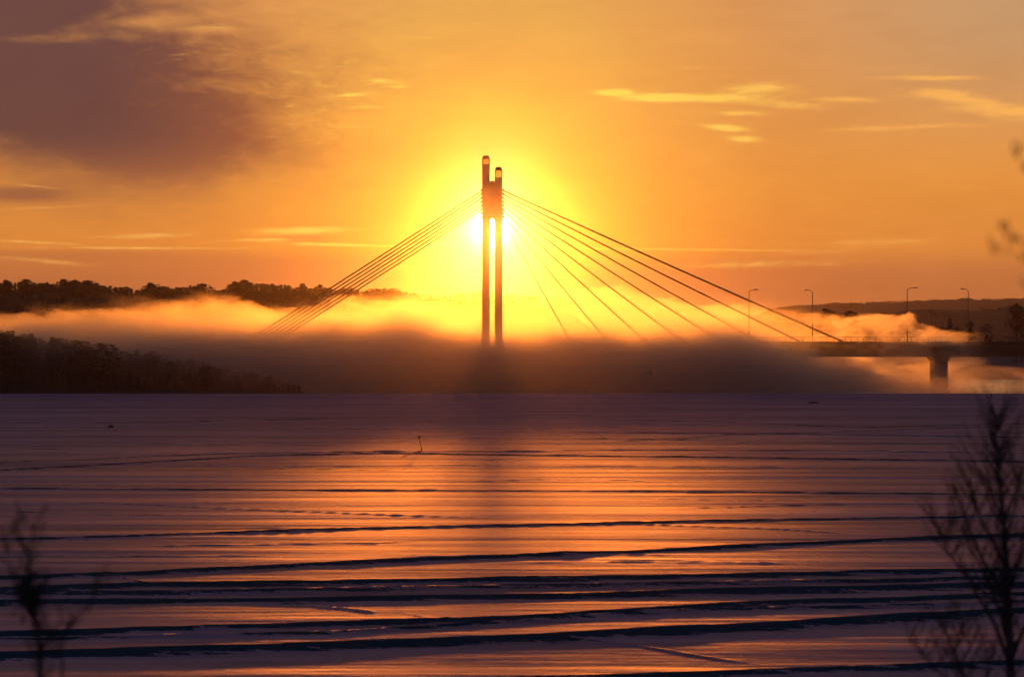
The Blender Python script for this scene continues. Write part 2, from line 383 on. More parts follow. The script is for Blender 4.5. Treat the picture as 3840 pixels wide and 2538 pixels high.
# broad wind ripple and drift relief, long in x
Z += (fbm(X / 30, Y / 6.0, 4, 3) - .5) * .050
Z += (fbm(X / 11, Y / 1.8, 3, 9) - .5) * .014
for k, (pts, th, hgt, sn) in enumerate(ridges):
    g = [G(u * S, v * S) for u, v in pts]
    g.sort()
    gx = np.array([a for a, b in g]); gy = np.array([b for a, b in g])
    inside = (X > gx[0]) & (X < gx[-1]); full = len(pts) >= 7
    Yr = np.interp(X, gx, gy)
    Yr = Yr + (fbm(X / 7.0 + k * 13, X * 0 + k, 4, k) - .5) * (Yr / 100) * .55 + (fbm(X / 1.3 + k * 7, X * 0 + k, 3, 40 + k) - .5) * (Yr / 100) * .26 + (fbm(X / .35 + k * 5, X * 0 + k, 2, 80 + k) - .5) * (Yr / 100) * .12
    dY = np.maximum(th * S * Yr * Yr / (F * EYE) * .5, .12)
    dd = (Y - Yr)
    mod = .6 + .8 * fbm(X / 5.0 + k, Y * 0 + k * 3, 3, 60 + k)
    endf = np.ones_like(X)
    if not full:
        span = (gx[-1] - gx[0]) * .15 + .01
        endf = np.clip((X - gx[0]) / span, 0, 1) * np.clip((gx[-1] - X) / span, 0, 1)
    w = np.maximum(dY * .6, .25)
    Z += hgt * mod * np.exp(-(dd / w) ** 2) * endf
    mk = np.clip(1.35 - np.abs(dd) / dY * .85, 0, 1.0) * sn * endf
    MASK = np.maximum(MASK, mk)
co = np.stack([X, Y, Z], -1).reshape(-1, 3)
i = np.arange(rows - 1)[:, None] * cols + np.arange(cols - 1)[None, :]
faces = np.stack([i, i + 1, i + cols + 1, i + cols], -1).reshape(-1, 4)
M_ice = bpy.data.materials.new('glazed_river_ice'); M_ice.use_nodes = True; t = M_ice.node_tree
pb = t.nodes['Principled BSDF']; out = t.nodes['Material Output']
gp = t.nodes.new('ShaderNodeNewGeometry'); sp = t.nodes.new('ShaderNodeSeparateXYZ'); link(t, gp.outputs['Position'], sp.inputs[0])
px, py = N(t, sp.outputs[0]), N(t, sp.outputs[1])
n1 = noise(t, comb(t, px / 9.0, py / 1.5, 0.0), 1.0, 5.0, 0.62)
n2 = noise(t, comb(t, px / 2.2, py / 0.35, 4.0), 1.0, 3.0, 0.6)
n3 = noise(t, comb(t, px / 45.0, py / 9.0, 8.0), 1.0, 4.0, 0.6)
n4 = noise(t, comb(t, px / 160.0, py / 22.0, 15.0), 1.0, 4.0, 0.6)
n5 = noise(t, comb(t, px / 0.45, py / 0.5, 44.0), 1.0, 4.0, 0.7)
hh = n1 * 0.20 + n2 * 0.030 + n3 * 0.60 + n4 * 1.3 + n5 * 0.030
bp = t.nodes.new('ShaderNodeBump'); bp.inputs['Strength'].default_value = 1.0; bp.inputs['Distance'].default_value = 0.22
link(t, hh, bp.inputs['Height'])
t.nodes.remove(pb)
df = t.nodes.new('ShaderNodeBsdfDiffuse'); link(t, ramp(t, n1 * .35 + n3 * .35 + n4 * .3, [(0.36, (.16, .125, .155)), (0.6, (.52, .36, .45))]), df.inputs['Color'])
gl = t.nodes.new('ShaderNodeBsdfAnisotropic'); gl.inputs['Color'].default_value = (.92, .82, .95, 1)
link(t, n3 * 0.16 + 0.33, gl.inputs['Roughness']); gl.inputs['Anisotropy'].default_value = -0.86; link(t, comb(t, 1.0, 0.0, 0.0), gl.inputs['Tangent'])
link(t, bp.outputs[0], gl.inputs['Normal']); link(t, bp.outputs[0], df.inputs['Normal'])
frost = noise(t, comb(t, px / 26.0, py / 1.1, 21.0), 1.0, 5.0, 0.65) * 0.45 + noise(t, comb(t, px / 120.0, py / 5.5, 31.0), 1.0, 4.0, 0.6) * 0.55
lw = t.nodes.new('ShaderNodeFresnel'); lw.inputs['IOR'].default_value = 1.31
gw = N(t, lw.outputs[0]) * (frost.step(0.34, 0.64) * 0.086 + 0.024) * (n5 * 0.8 + 0.6) * (py.step(600, 230) * 0.98 + 0.42)
pbm = t.nodes.new('ShaderNodeMixShader'); link(t, gw, pbm.inputs[0]); link(t, df.outputs[0], pbm.inputs[1]); link(t, gl.outputs[0], pbm.inputs[2])
pb = pbm
at = t.nodes.new('ShaderNodeAttribute'); at.attribute_name = 'drift'
mk = N(t, at.outputs['Fac'])
e1 = noise(t, comb(t, px / 0.5, py / 0.42, 2.0), 1.0, 5.0, 0.7)
e2 = noise(t, comb(t, px / 6.0, py / 1.0, 6.0), 1.0, 4.0, 0.6)
e3 = noise(t, comb(t, px / 0.14, py / 0.16, 12.0), 1.0, 3.0, 0.7)
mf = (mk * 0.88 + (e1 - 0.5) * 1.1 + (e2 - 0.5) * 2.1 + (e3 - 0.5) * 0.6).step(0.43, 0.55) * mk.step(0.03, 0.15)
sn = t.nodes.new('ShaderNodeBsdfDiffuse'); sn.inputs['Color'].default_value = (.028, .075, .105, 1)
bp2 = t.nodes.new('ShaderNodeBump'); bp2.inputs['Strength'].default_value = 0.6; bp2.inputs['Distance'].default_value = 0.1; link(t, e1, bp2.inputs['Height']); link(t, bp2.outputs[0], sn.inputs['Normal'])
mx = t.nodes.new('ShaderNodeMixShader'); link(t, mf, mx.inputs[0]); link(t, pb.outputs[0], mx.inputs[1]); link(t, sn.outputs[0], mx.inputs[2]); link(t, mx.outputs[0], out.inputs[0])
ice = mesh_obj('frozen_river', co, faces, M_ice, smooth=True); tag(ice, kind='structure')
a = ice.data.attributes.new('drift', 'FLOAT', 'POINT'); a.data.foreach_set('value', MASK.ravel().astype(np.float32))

# open water beyond the ice edge
M_water = bpy.data.materials.new('cold_open_water'); M_water.use_nodes = True; t = M_water.node_tree
pb = t.nodes['Principled BSDF']; pb.inputs['Base Color'].default_value = (.012, .014, .02, 1); pb.inputs['Roughness'].default_value = 0.12; pb.inputs['IOR'].default_value = 1.33
tc = t.nodes.new('ShaderNodeTexCoord'); nz = noise(t, tc.outputs['Object'], 0.5, 3.0); bp = t.nodes.new('ShaderNodeBump'); bp.inputs['Distance'].default_value = .3; link(t, nz, bp.inputs['Height']); link(t, bp.outputs[0], pb.inputs['Normal'])
w = MB().box(-600, 600, 690, 1000, -0.9, -0.12).build('open_water', M_water); tag(w, kind='structure')

# the wide ground under everything
gd = MB().box(-9000, 9000, -2000, 18000, -6.0, -1.0).build('ground', M_land); tag(gd, kind='structure')

# near bank the camera stands on, out of frame but carrying the foreground trees
ny, nx = 40, 60
yb = np.linspace(-40, 60, ny); xb = np.linspace(-60, 60, nx); XB, YB = np.meshgrid(xb, yb)
ZB = np.interp(YB, [-40, 0, 10, 16, 26, 58, 60], [8.2, 7.6, 7.35, 6.9, 5.6, -.4, -.9]) + (fbm(XB / 6, YB / 6, 3, 5) - .5) * .5
i = np.arange(ny - 1)[:, None] * nx + np.arange(nx - 1)[None, :]
nb_o = mesh_obj('near_bank', np.stack([XB, YB, ZB], -1).reshape(-1, 3), np.stack([i, i + 1, i + nx + 1, i + nx], -1).reshape(-1, 4), M_bank, smooth=True); tag(nb_o, kind='structure')
def bank_z(x, y): return float(np.interp(y, [-40, 0, 10, 16, 26, 58, 60], [8.2, 7.6, 7.35, 6.9, 5.6, -.4, -.9]))

# hill terrain: profile of top heights along x at depth Y0, falling to the front
def hill(name, Y0, prof, front, back, m, amp=1.5, seed=1, base=-1.2):
    xs = np.linspace(prof[0][0], prof[-1][0], 160); ys = np.linspace(Y0 - front, Y0 + back, 26)
    XX, YY_ = np.meshgrid(xs, ys)
    top = np.interp(XX, [p[0] for p in prof], [p[1] for p in prof])
    tprof = np.where(YY_ < Y0, np.clip((YY_ - (Y0 - front)) / front, 0, 1) ** .7, 1 - .5 * ((YY_ - Y0) / back) ** 2)
    ZZ = base + (top - base) * tprof + (fbm(XX / 25, YY_ / 25, 4, seed) - .5) * amp * tprof
    i = np.arange(25)[:, None] * 160 + np.arange(159)[None, :]
    o = mesh_obj(name, np.stack([XX, YY_, ZZ], -1).reshape(-1, 3), np.stack([i, i + 1, i + 161, i + 160], -1).reshape(-1, 4), m, smooth=True)
    tag(o, kind='structure'); return o
def zt(v, Yd): return EYE + (HOR - v) * Yd / F
def xt(u, Yd): return (u - 1920) * Yd / F

# ------------------------------------------------------------------ trees seen far off
def tree_arrays(kind, seed, n=650):
    """unit tree, 1 high: foliage triangles (and the trunk) as arrays"""
    r_ = np.random.default_rng(seed)
    V_, F_ = [], []
    lob = r_.uniform(0, 6.28, 3)
    for k in range(n):
        if kind == 'spruce':
            hz = r_.uniform(.08, 1.0) ** .9; rmax = .17 * (1.03 - hz) ** .85 * (.75 + .25 * math.sin(hz * 55 + lob[0])); ang = r_.uniform(0, 6.28); rad = rmax * math.sqrt(r_.uniform(.1, 1))
            c = np.array([rad * math.cos(ang), rad * math.sin(ang), hz - rad * .35]); s = .035 + .02 * (1 - hz)
        elif kind == 'pine':
            hz = r_.uniform(.38, 1.0); e = (hz - .38) / .62; rmax = .20 * math.sqrt(max(.02, 1 - (2 * e - .75) ** 2 / 1.6)) * (.7 + .45 * math.sin(3 * hz * 7 + lob[1])); ang = r_.uniform(0, 6.28); rmax *= .8 + .35 * math.sin(2 * ang + lob[2]); rad = rmax * math.sqrt(r_.uniform(0, 1))
            c = np.array([rad * math.cos(ang), rad * math.sin(ang), hz]); s = .045
        else:
            hz = r_.uniform(.15, 1.0); e = (hz - .15) / .85; rmax = .30 * math.sqrt(max(.03, 1 - (2 * e - .9) ** 2 / 1.3)); ang = r_.uniform(0, 6.28); rmax *= .75 + .3 * math.sin(3 * ang + lob[2]) + .2 * math.sin(hz * 17 + lob[0]); rad = rmax * math.sqrt(r_.uniform(0, 1))
            c = np.array([rad * math.cos(ang), rad * math.sin(ang), hz]); s = .045
        d = r_.normal(size=(3, 3)); d /= np.linalg.norm(d, axis=1)[:, None]; d[:, 2] *= .6
        b = len(V_); V_ += [c + d[0] * s, c + d[1] * s, c + d[2] * s]; F_.append((b, b + 1, b + 2))
    return np.array(V_), np.array(F_)
def trunk_mb(h_, r0):
    return MB().tube([(0, 0, -.8), (0, 0, h_ * .35), (0.02 * h_, 0, h_ * .7), (0.01 * h_, 0, h_ * .96)], [r0, r0 * .8, r0 * .5, r0 * .12], 6)
protos = []
for kind, sd_ in (('pine', 1), ('spruce', 2), ('pine', 3), ('spruce', 4), ('broad', 5), ('pine', 6), ('spruce', 7), ('broad', 8)):
    v_, f_ = tree_arrays(kind, sd_)
    me = mesh_obj('crown', v_, f_, M_leaf); m0 = me.data; bpy.data.objects.remove(me)
    tb = trunk_mb(1.0, .014).build('trunk', M_bark); m1 = tb.data; bpy.data.objects.remove(tb)
    protos.append((kind, m0, m1))
KN = {'pine': 'pine_tree', 'spruce': 'spruce_tree', 'broad': 'broadleaf_tree'}
KC = {'pine': 'pine', 'spruce': 'spruce', 'broad': 'tree'}
def plant(idx, x, y, z, H, label, group, wide=1.0):
    kind, cm, tm = protos[idx]
    e = empty(KN[kind], (x, y, z)); e.rotation_euler = (0, 0, random.uniform(0, 6.28)); e.scale = (H * wide, H * wide, H)
    tag(e, label, 'tree', group)
    for nm, md in (('crown', cm), ('trunk', tm)):
        o = bpy.data.objects.new(nm, md); C.objects.link(o); o.parent = e
    return e
def forest(name, spots, m):
    VV, FF = [], []; b = 0
    arrs = [tree_arrays(k, s_, 150) for k, s_ in (('pine', 21), ('spruce', 22), ('spruce', 23), ('pine', 24))]
    for q, (x, y, z, H) in enumerate(spots):
        v_, f_ = arrs[q % 4]; a_ = random.uniform(0, 6.28); ca, sa = math.cos(a_), math.sin(a_)
        sc_ = 1.45
        v2 = np.stack([(v_[:, 0] * ca - v_[:, 1] * sa) * H * sc_ + x, (v_[:, 0] * sa + v_[:, 1] * ca) * H * sc_ + y, v_[:, 2] * H + z], -1)
        VV.append(v2); FF.append(f_ + b); b += len(v_)
    o = mesh_obj(name, np.concatenate(VV), np.concatenate(FF), m)
    tag(o, kind='stuff'); return o

# left wooded hill behind the fog: skyline from the photograph (u, v)
sky_l = [(-400, 1075), (-150, 1060), (0, 1060), (22, 1049), (55, 1060), (98, 1049), (126, 1065), (175, 1057), (208, 1068), (235, 1047), (330, 1053), (383, 1068), (465, 1073), (510, 1084), (548, 1082), (564, 1062),
         (620, 1073), (646, 1082), (685, 1073), (760, 1065), (778, 1087), (855, 1084), (876, 1055), (920, 1051), (953, 1062), (990, 1062), (1090, 1068), (1106, 1084), (1134, 1062), (1156, 1081), (1200, 1067), (1226, 1084),
         (1326, 1080), (1364, 1087), (1392, 1078), (1470, 1082), (1510, 1088), (1560, 1098), (1640, 1105), (1720, 1097), (1800, 1090), (1850, 1092), (1920, 1099), (2000, 1108), (2200, 1120)]
su = np.array([a for a, b in sky_l]); sv = np.array([b for a, b in sky_l])
YL = 1350.0
hill('left_hill', YL, [(xt(-900, YL), zt(1085, YL)), (xt(0, YL), zt(1085, YL)), (xt(450, YL), zt(1100, YL)), (xt(900, YL), zt(1096, YL)), (xt(1350, YL), zt(1112, YL)), (xt(1700, YL), 8), (xt(1900, YL), 0)], 180, 250, M_forestfloor, 3.0, 4)
hill('far_left_hill', 2300, [(xt(700, 2300), zt(1125, 2300)), (xt(1500, 2300), zt(1122, 2300)), (xt(1900, 2300), zt(1126, 2300)), (xt(2150, 2300), zt(1180, 2300)), (xt(2350, 2300), 0)], 300, 400, M_forestfloor, 3.0, 5)
lab_l = {'pine': 'dark pine in the ragged skyline of the wooded hill left of the bridge',
         'spruce': 'dark pointed spruce in the ragged skyline of the wooded hill left of the bridge',
         'broad': 'dark round crown in the ragged skyline of the wooded hill left of the bridge'}
u = -60.0; cnt = 0
while u < 1490:
    Yd = YL + random.uniform(-12, 30) + max(0, u - 1200) * .6
    v = float(np.interp(u, su, sv)) + random.uniform(-1, 7)
    Ht = random.uniform(7.5, 13.5); top = zt(v, Yd)
    idx = random.randrange(8)
    plant(idx, xt(u, Yd), Yd, top - Ht, Ht, lab_l[protos[idx][0]], 'skyline trees of the left hill', random.uniform(1.3, 2.1)); cnt += 1
    u += random.uniform(13, 24)
# peaks of the skyline
for u0, dv0 in ((22, 0), (98, 0), (235, 0), (280, 2), (564, 0), (760, 0), (880, 0), (915, 0), (1134, 0), (1200, 0), (620, 3), (330, 0)):
    Yd = YL - 15; v = float(np.interp(u0, su, sv)) + dv0; idx = random.choice((0, 2, 5, 3)); Ht = 14
    plant(idx, xt(u0, Yd), Yd, zt(v, Yd) - Ht, Ht, lab_l[protos[idx][0]], 'skyline trees of the left hill', 1.9)
spots = []
for k in range(900):
    u0 = random.uniform(-250, 1500); Yd = YL - random.uniform(0, 170); q = (YL - Yd) / 170
    v0 = float(np.interp(u0, su, sv)); ztop = zt(v0 + 10, YL) * (1 - q) + 10 * q
    Ht = random.uniform(8, 13); spots.append((xt(u0, Yd), Yd, ztop - Ht, Ht))
for k in range(420):
    u0 = random.uniform(-250, 1500); Yd = YL + random.uniform(5, 60); v0 = float(np.interp(u0, su, sv)) + random.uniform(3, 12); Ht = random.uniform(9, 14); spots.append((xt(u0, Yd), Yd, zt(v0, Yd) - Ht, Ht))
for k in range(160):
    u0 = random.uniform(1380, 2150); v0 = float(np.interp(u0, su, sv)) + random.uniform(0, 10); Ht = random.uniform(9, 14)
    Yd = 2250 + random.uniform(-60, 60); spots.append((xt(u0, Yd), Yd, zt(v0, Yd) - Ht, Ht))
forest('forest', spots, M_leaf)

# right side: far ridge, middle wood, near shore clumps
hill('far_ridge', 4200, [(xt(2850, 4200), zt(1180, 4200)), (xt(2960, 4200), zt(1149, 4200)), (xt(3300, 4200), zt(1133, 4200)), (xt(3600, 4200), zt(1124, 4200)), (xt(3840, 4200), zt(1119, 4200)), (xt(4600, 4200), zt(1112, 4200))], 900, 900, M_forestfloor, 10, 6)
hill('middle_hill', 2300, [(xt(2800, 2300), 0), (xt(3000, 2300), zt(1200, 2300)), (xt(3300, 2300), zt(1180, 2300)), (xt(3600, 2300), zt(1163, 2300)), (xt(3840, 2300), zt(1155, 2300)), (xt(4600, 2300), zt(1150, 2300))], 500, 400, M_forestfloor, 6, 7)
hill('far_shore', 1080, [(xt(2700, 1080), -1), (xt(2900, 1080), 2.5), (xt(3300, 1080), 5.5), (xt(3840, 1080), 8.5), (xt(4600, 1080), 11)], 70, 300, M_land, 2, 8)
spots = []
for k in range(700):
    u0 = random.uniform(2950, 4100); Yd = 2300 - random.uniform(0, 380); q = (2300 - Yd) / 400
    vtop = float(np.interp(u0, [2950, 3300, 3600, 3840, 4100], [1192, 1170, 1155, 1147, 1144]))
    z_ = zt(vtop + random.uniform(0, 8), 2300) * (1 - q) + 9 * q; Ht = random.uniform(9, 15); spots.append((xt(u0, Yd), Yd, z_ - Ht, Ht))
for k in range(260):
    u0 = random.uniform(2960, 4000); Yd = 4200 + random.uniform(-40, 20)
    vtop = float(np.interp(u0, [2960, 3300, 3600, 3840, 4000], [1145, 1129, 1121, 1116, 1114])) + random.uniform(0, 3)
    Ht = random.uniform(12, 17); spots.append((xt(u0, Yd), Yd, zt(vtop, Yd) - Ht, Ht))
forest('hillside_woods', spots, M_leaf)
for u0, v0, vb, idx, wd, lab in ((3002, 1170, 1225, 4, 1.2, 'small dark round tree leftmost of the clump behind the right lamps'),
        (3098, 1158, 1240, 0, 1.7, 'broad dark tree, left of the pair behind the second lamp from the left'),
        (3122, 1166, 1240, 4, 1.3, 'round dark tree squeezed between the two tall crowns beyond the deck'),
        (3186, 1166, 1240, 2, 1.6, 'broad dark tree, right of the pair above the bright steam'),
        (3203, 1172, 1240, 4, 1.2, 'low dark tree leaning out on the right of the paired crowns'),
        (3352, 1176, 1240, 4, 1.0, 'small dark tree just left of the tallest right lamp'),
        (3562, 1191, 1275, 1, 1.5, 'pointed dark spruce standing above the tail of the steam'),
        (3540, 1228, 1275, 4, 1.3, 'low bushy tree at the left foot of the pointed spruce'),
        (3590, 1226, 1275, 4, 1.2, 'low bushy tree at the right foot of the pointed spruce'),
        (3640, 1205, 1275, 5, 1.0, 'thin dark tree just right of the last lamp post'),
        (3700, 1215, 1275, 4, 1.4, 'wide low tree above the dark end of the deck'),
        (3812, 1140, 1275, 5, 1.4, 'tall dark pine at the right edge above the deck'),
        (3832, 1165, 1275, 4, 1.5, 'full dark crown at the far right edge below the tall pine')):
    Yd = 1040; Ht = (vb - v0) / F * Yd + 2.5
    plant(idx, xt(u0, Yd), Yd, zt(v0, Yd) - Ht, Ht, lab, 'trees on the far shore beyond the deck', wd)

# low brush along the foot of the left shore
spots = []
for k in range(420):
    u0 = random.uniform(-150, 1130); Yd = random.uniform(714, 730); g0 = float(np.interp(u0, [-900, 0, 350, 700, 1000, 1180], [9.5, 8.6, 7.2, 5.0, 2.2, -.3])) * (Yd - 712) / 32
    spots.append((xt(u0, Yd), Yd, max(-.2, g0 - .3), random.uniform(1.2, 3.2) * (1 if u0 < 800 else .6)))
forest('shore_brush', spots, M_leaf)
# left wooded shore, dark in the shadow of the fog
# low brush along the foot of the left shore
spots = []
for k in range(420):
    u0 = random.uniform(-150, 1130); Yd = random.uniform(714, 730); g0 = float(np.interp(u0, [-900, 0, 350, 700, 1000, 1180], [9.5, 8.6, 7.2, 5.0, 2.2, -.3])) * (Yd - 712) / 32
    spots.append((xt(u0, Yd), Yd, max(-.2, g0 - .3), random.uniform(1.2, 3.2) * (1 if u0 < 800 else .6)))
forest('shore_brush', spots, M_leaf)
# left wooded shore, dark in the shadow of the fog
hill('left_shore', 744, [(xt(-900, 735), 9.5), (xt(0, 735), 8.6), (xt(350, 735), 7.2), (xt(700, 735), 5.0), (xt(1000, 735), 2.2), (xt(1180, 735), -.3), (xt(1300, 735), -1.2)], 32, 60, M_forestfloor, 1.6, 9, base=-.6)
for k in range(100):
    u0 = -40 + k * 11.3 + random.uniform(-8, 8)
    vtop = float(np.interp(u0, [-100, 0, 200, 400, 600, 800, 1000, 1150], [1240, 1246, 1268, 1296, 1328, 1368, 1410, 1450])) + random.uniform(-14, 16)
    Yd = random.uniform(718, 747); gz = float(np.interp(u0, [-900, 0, 350, 700, 1000, 1180], [9.5, 8.6, 7.2, 5.0, 2.2, -.3])) * ((Yd - 712) / 32 if Yd < 744 else 1)
    Ht = max(1.4, zt(vtop, Yd) - gz); idx = random.choice((1, 4, 7, 4, 7))
    kind = protos[idx][0]
    lab = {'spruce': 'dark pointed spruce on the black wooded shore left of the ice', 'broad': 'dark bushy tree on the black wooded shore left of the ice'}[kind]
    plant(idx, xt(u0, Yd), Yd, gz - .3, Ht, lab, 'trees on the dark left shore', random.uniform(1.5, 2.1) if kind == 'broad' else 2.2)

# ------------------------------------------------------------------ the bridge
BY = 800.0
def bx(u): return (u - 1920) / F * BY
def bz(v): return EYE + (HOR - v) * BY / F
bridge = empty('cable_stayed_bridge', (bx(1847), BY, 0)); tag(bridge, 'cable-stayed bridge with a twin-legged pylon rising out of the fog against the sun', 'bridge')
OX, OY = bx(1847), BY
def rel(p): return (p[0] - OX, p[1] - OY, p[2])
def B(mb): mb.v = [rel(p) for p in mb.v]; return mb
# pylon: two legs of unequal height joined by a thick web
pm = MB()
lx0, lx1, rx0, rx1 = bx(1808), bx(1837), bx(1855), bx(1884)
d0, d1 = BY - 1.3, BY + 1.3
def leg_poly(x0, x1, ztop):
    c = .28
    return [(x0, -1.0), (x1, -1.0), (x1, ztop - c * 2), (x1 - c, ztop), (x0 + c, ztop), (x0, ztop - c * 2)]
pyl = B(MB().prism([(lx0, -1.0), (lx1, -1.0), (lx1, bz(832)), (lx1 + .25, bz(820)), (rx0 - .25, bz(820)), (rx0, bz(832)), (rx0, -1.0), (rx1, -1.0), (rx1, bz(666)), (rx0, bz(666)), (rx0, bz(686)), (rx0 - .2, bz(679)), (lx1 + .2, bz(679)), (lx1, bz(686)), (lx1, bz(617)), (lx0, bz(617))], d0, d1)).build('pylon', M_conc, bridge)
def lamp_house(x0, x1, z0, z1):
    f = MB(); t_ = .26
    for (a_, b_) in ((x0, x0 + t_), (x1 - t_, x1)):
        f.box(a_, b_, d0, d0 + t_, z0 + .003, z1 - .7); f.box(a_, b_, d1 - t_, d1, z0 + .003, z1 - .7)
    f.prism([(x0, z1 - .7), (x1, z1 - .7), (x1 - .28, z1), (x0 + .28, z1)], d0, d1)
    fr = B(f).build('lamp_house', M_conc, pyl)
    g = B(MB().box(x0 + .2, x1 - .2, d0 + .2, d1 - .2, z0 + .01, z1 - .71)).build('lamp_house_glass', M_glass, pyl)
lamp_house(lx0, lx1, bz(617), bz(585)); lamp_house(rx0, rx1, bz(666), bz(628))
# cables
def cable(u0, v0, u1, v1, rad):
    pts = []
    for k in range(13):
        q = k / 12; u_ = u0 + (u1 - u0) * q; v_ = v0 + (v1 - v0) * q + 3.0 * math.sin(math.pi * q) * abs(u1 - u0) / 1300
        pts.append(rel((bx(u_), BY, bz(v_))))
    MB().tube(pts, rad, 8).build('stay_cable', M_cable, bridge, smooth=True)
for k in range(6):
    v0 = 712 + k * 14.3; u1 = 920 + k * 22.5
    cable(1812, v0, u1, 1283, .15)
for (v0, u1, rad) in ((712, 3165, .19), (725, 3003, .17), (739, 2848, .16), (753, 2706, .15), (768, 2562, .14), (784, 2422, .13), (800, 2280, .12), (815, 2140, .11)):
    cable(1880, v0, u1, 1283, rad)
# cable sockets on the web
for k in range(8):
    z_ = bz(712 + k * 14.6)
    B(MB().box(lx0 - .35, lx0 + .05, BY - .3, BY + .3, z_ - .22, z_ + .18)).build('cable_socket', M_steel, pyl); B(MB().box(rx1 - .05, rx1 + .35, BY - .3, BY + .3, z_ - .22, z_ + .18)).build('cable_socket', M_steel, pyl)
# deck
zt_, zb_ = bz(1283), bz(1338)
XL, XR = -170.0, 175.0
dk_ = MB().prism([(XL, zt_ - .45), (XR, zt_ - .45), (XR, zt_), (XL, zt_)], 793, 807)
B(dk_).build('deck', M_asph, bridge)
gdr = MB()
for y0, y1 in ((794.2, 795.0), (805.0, 805.8)):
    gdr.box(XL, XR, y0, y1, zb_, zt_ - .453)
gdr.box(XL, XR, 793.2, 793.9, zt_ - 1.1, zt_ - .456)
gdr.box(XL, XR, 795.003, 804.997, zb_ + .9, zb_ + 1.1)
B(gdr).build('girder', M_steel, bridge)
for y_ in (793.15, 806.85):
    rl = MB(); x = XL
    while x < XR:
        rl.box(x, x + .09, y_ - .05, y_ + .05, zt_ + .003, zt_ + 1.0); x += 2.5
    rl.box(XL, XR, y_ - .08, y_ + .08, zt_ + 1.003, zt_ + 1.1); rl.box(XL, XR, y_ - .03, y_ + .03, zt_ + .5, zt_ + .56); rl.box(XL, XR, y_ - .12, y_ + .12, zt_ + .004, zt_ + .18)
    B(rl).build('railing', M_steel, bridge)
for up, wd in ((3520, 1.4), (1130, 2.3), (4120, 2.3)):
    x_ = bx(up); pr = MB().prism([(x_ - wd, -2), (x_ + wd, -2), (x_ + wd, zb_ - 1.0), (x_ + wd + .7, zb_ - .003), (x_ - wd - .7, zb_ - .003), (x_ - wd, zb_ - 1.0)], 795.5, 804.5)
    B(pr).build('pier', M_conc, bridge)
B(MB().prism([(lx0 - 2, -1.5), (rx1 + 2, -1.5), (rx1 + 1.5, 1.6), (lx0 - 1.5, 1.6)], 796, 804)).build('pylon_base', M_conc, bridge)

# street lamps on the bridge
def lamp(u0, v0, uh, y_, lab):
    x_ = xt(u0, y_); top = zt(v0 + 4, y_); base = zt_
    e = empty('street_lamp', (x_, y_, base)); tag(e, lab, 'street lamp', 'street lamps along the bridge deck')
    H_ = top - base; L_ = xt(uh, y_) - x_; s_ = 1 if L_ > 0 else -1
    MB().tube([(0, 0, 0.005), (0, 0, H_ * .5), (0, 0, H_ - .5)], [.13, .10, .075], 8).build('pole', M_galv, e, smooth=True)
    MB().tube([(0, 0, H_ - .5), (0.06 * s_, 0, H_ - .2), (.35 * s_, 0, H_), (L_ - s_ * .9, 0, H_ + .16)], [.075, .07, .06, .05], 8).build('arm', M_galv, e, smooth=True)
    a0, a1 = sorted((L_ - s_ * .95, L_))
    MB().prism([(a0, H_ + .07), (a1, H_ + .10), (a1, H_ + .18), ((a0 + a1) / 2, H_ + .29), (a0, H_ + .25)], -.17, .17).build('lamp_head', M_galv, e, bevel=.02)
lamp(2809, 1085, 2845, 796, 'faint street lamp, leftmost on the bridge, nearly lost in the orange glow')
lamp(3047, 1087, 3018, 796, 'thin street lamp with its arm to the left, beside the paired dark crowns')
lamp(3402, 1078, 3443, 796, 'clearest street lamp with its arm tilted right over the steam')
lamp(3631, 1082, 3602, 796, 'street lamp with arm to the left at the dark end of the deck')

# ------------------------------------------------------------------ small things on the ice
gx_, gy_ = G(1572, 1690)
mp = empty('marker_post', (gx_, gy_, 0)); tag(mp, 'thin dark marker post with a small round top standing in the ice', 'post')
s_ = gy_ / F
MB().tube([(0.25, 0, -.1), (.12, 0, 22 * s_), (0, 0, 52 * s_)], [.035, .03, .025], 6).build('pole', M_wood, mp)
hd = MB()
for k in range(1): hd.tube([(0, 0, 48 * s_), (0, 0, 51 * s_), (0, 0, 55 * s_), (0, 0, 58 * s_)], [.04, .13, .13, .03], 8)
hd.build('top_mark', M_wood, mp, smooth=True)
MB().tube([(.25, 0, .05), (-.9, -18.0, .06)], [.035, .02], 6).build('post_reflection', M_wood, mp)  # dark reflection of the post, modelled as a thin rod laid on the ice
def lump(name, u0, v0, w_, h_, lab, cat, seed):
    x_, y_ = G(u0, v0); r_ = random.Random(seed); bm = bmesh.new(); bmesh.ops.create_icosphere(bm, subdivisions=3, radius=1)
    for v in bm.verts:
        n_ = float(fbm(np.array([v.co.x * 1.7 + seed]), np.array([v.co.z * 1.7 + v.co.y]), 3, seed)[0]); f = .7 + .6 * n_
        v.co = Vector((v.co.x * w_ * f, v.co.y * w_ * .5 * f, max(-.05, v.co.z * h_ * f)))
    me = bpy.data.meshes.new(name); bm.to_mesh(me); bm.free(); me.materials.append(M_wood)
    o = bpy.data.objects.new(name, me); C.objects.link(o); o.location = (x_, y_, 0); tag(o, lab, cat); return o
lump('driftwood_log', 3050, 1512, .85, .28, 'low dark log frozen into the far ice on the right', 'log', 3)
lump('rock', 415, 1604, .32, .35, 'small dark rock poking out of the ice far on the left', 'rock', 5)
x_, y_ = G(3718, 1492)
MB().tube([(0, 0, -.1), (0.02, 0, .6)], [.09, .07], 7).tube([(0, 0, .5), (.03, 0, .75)], [.12, .1], 7).build('short_stake', M_wood).location = (x_, y_, 0)
tag(bpy.data.objects['short_stake'], 'short dark stake at the far ice edge below the right end of the deck', 'stake')

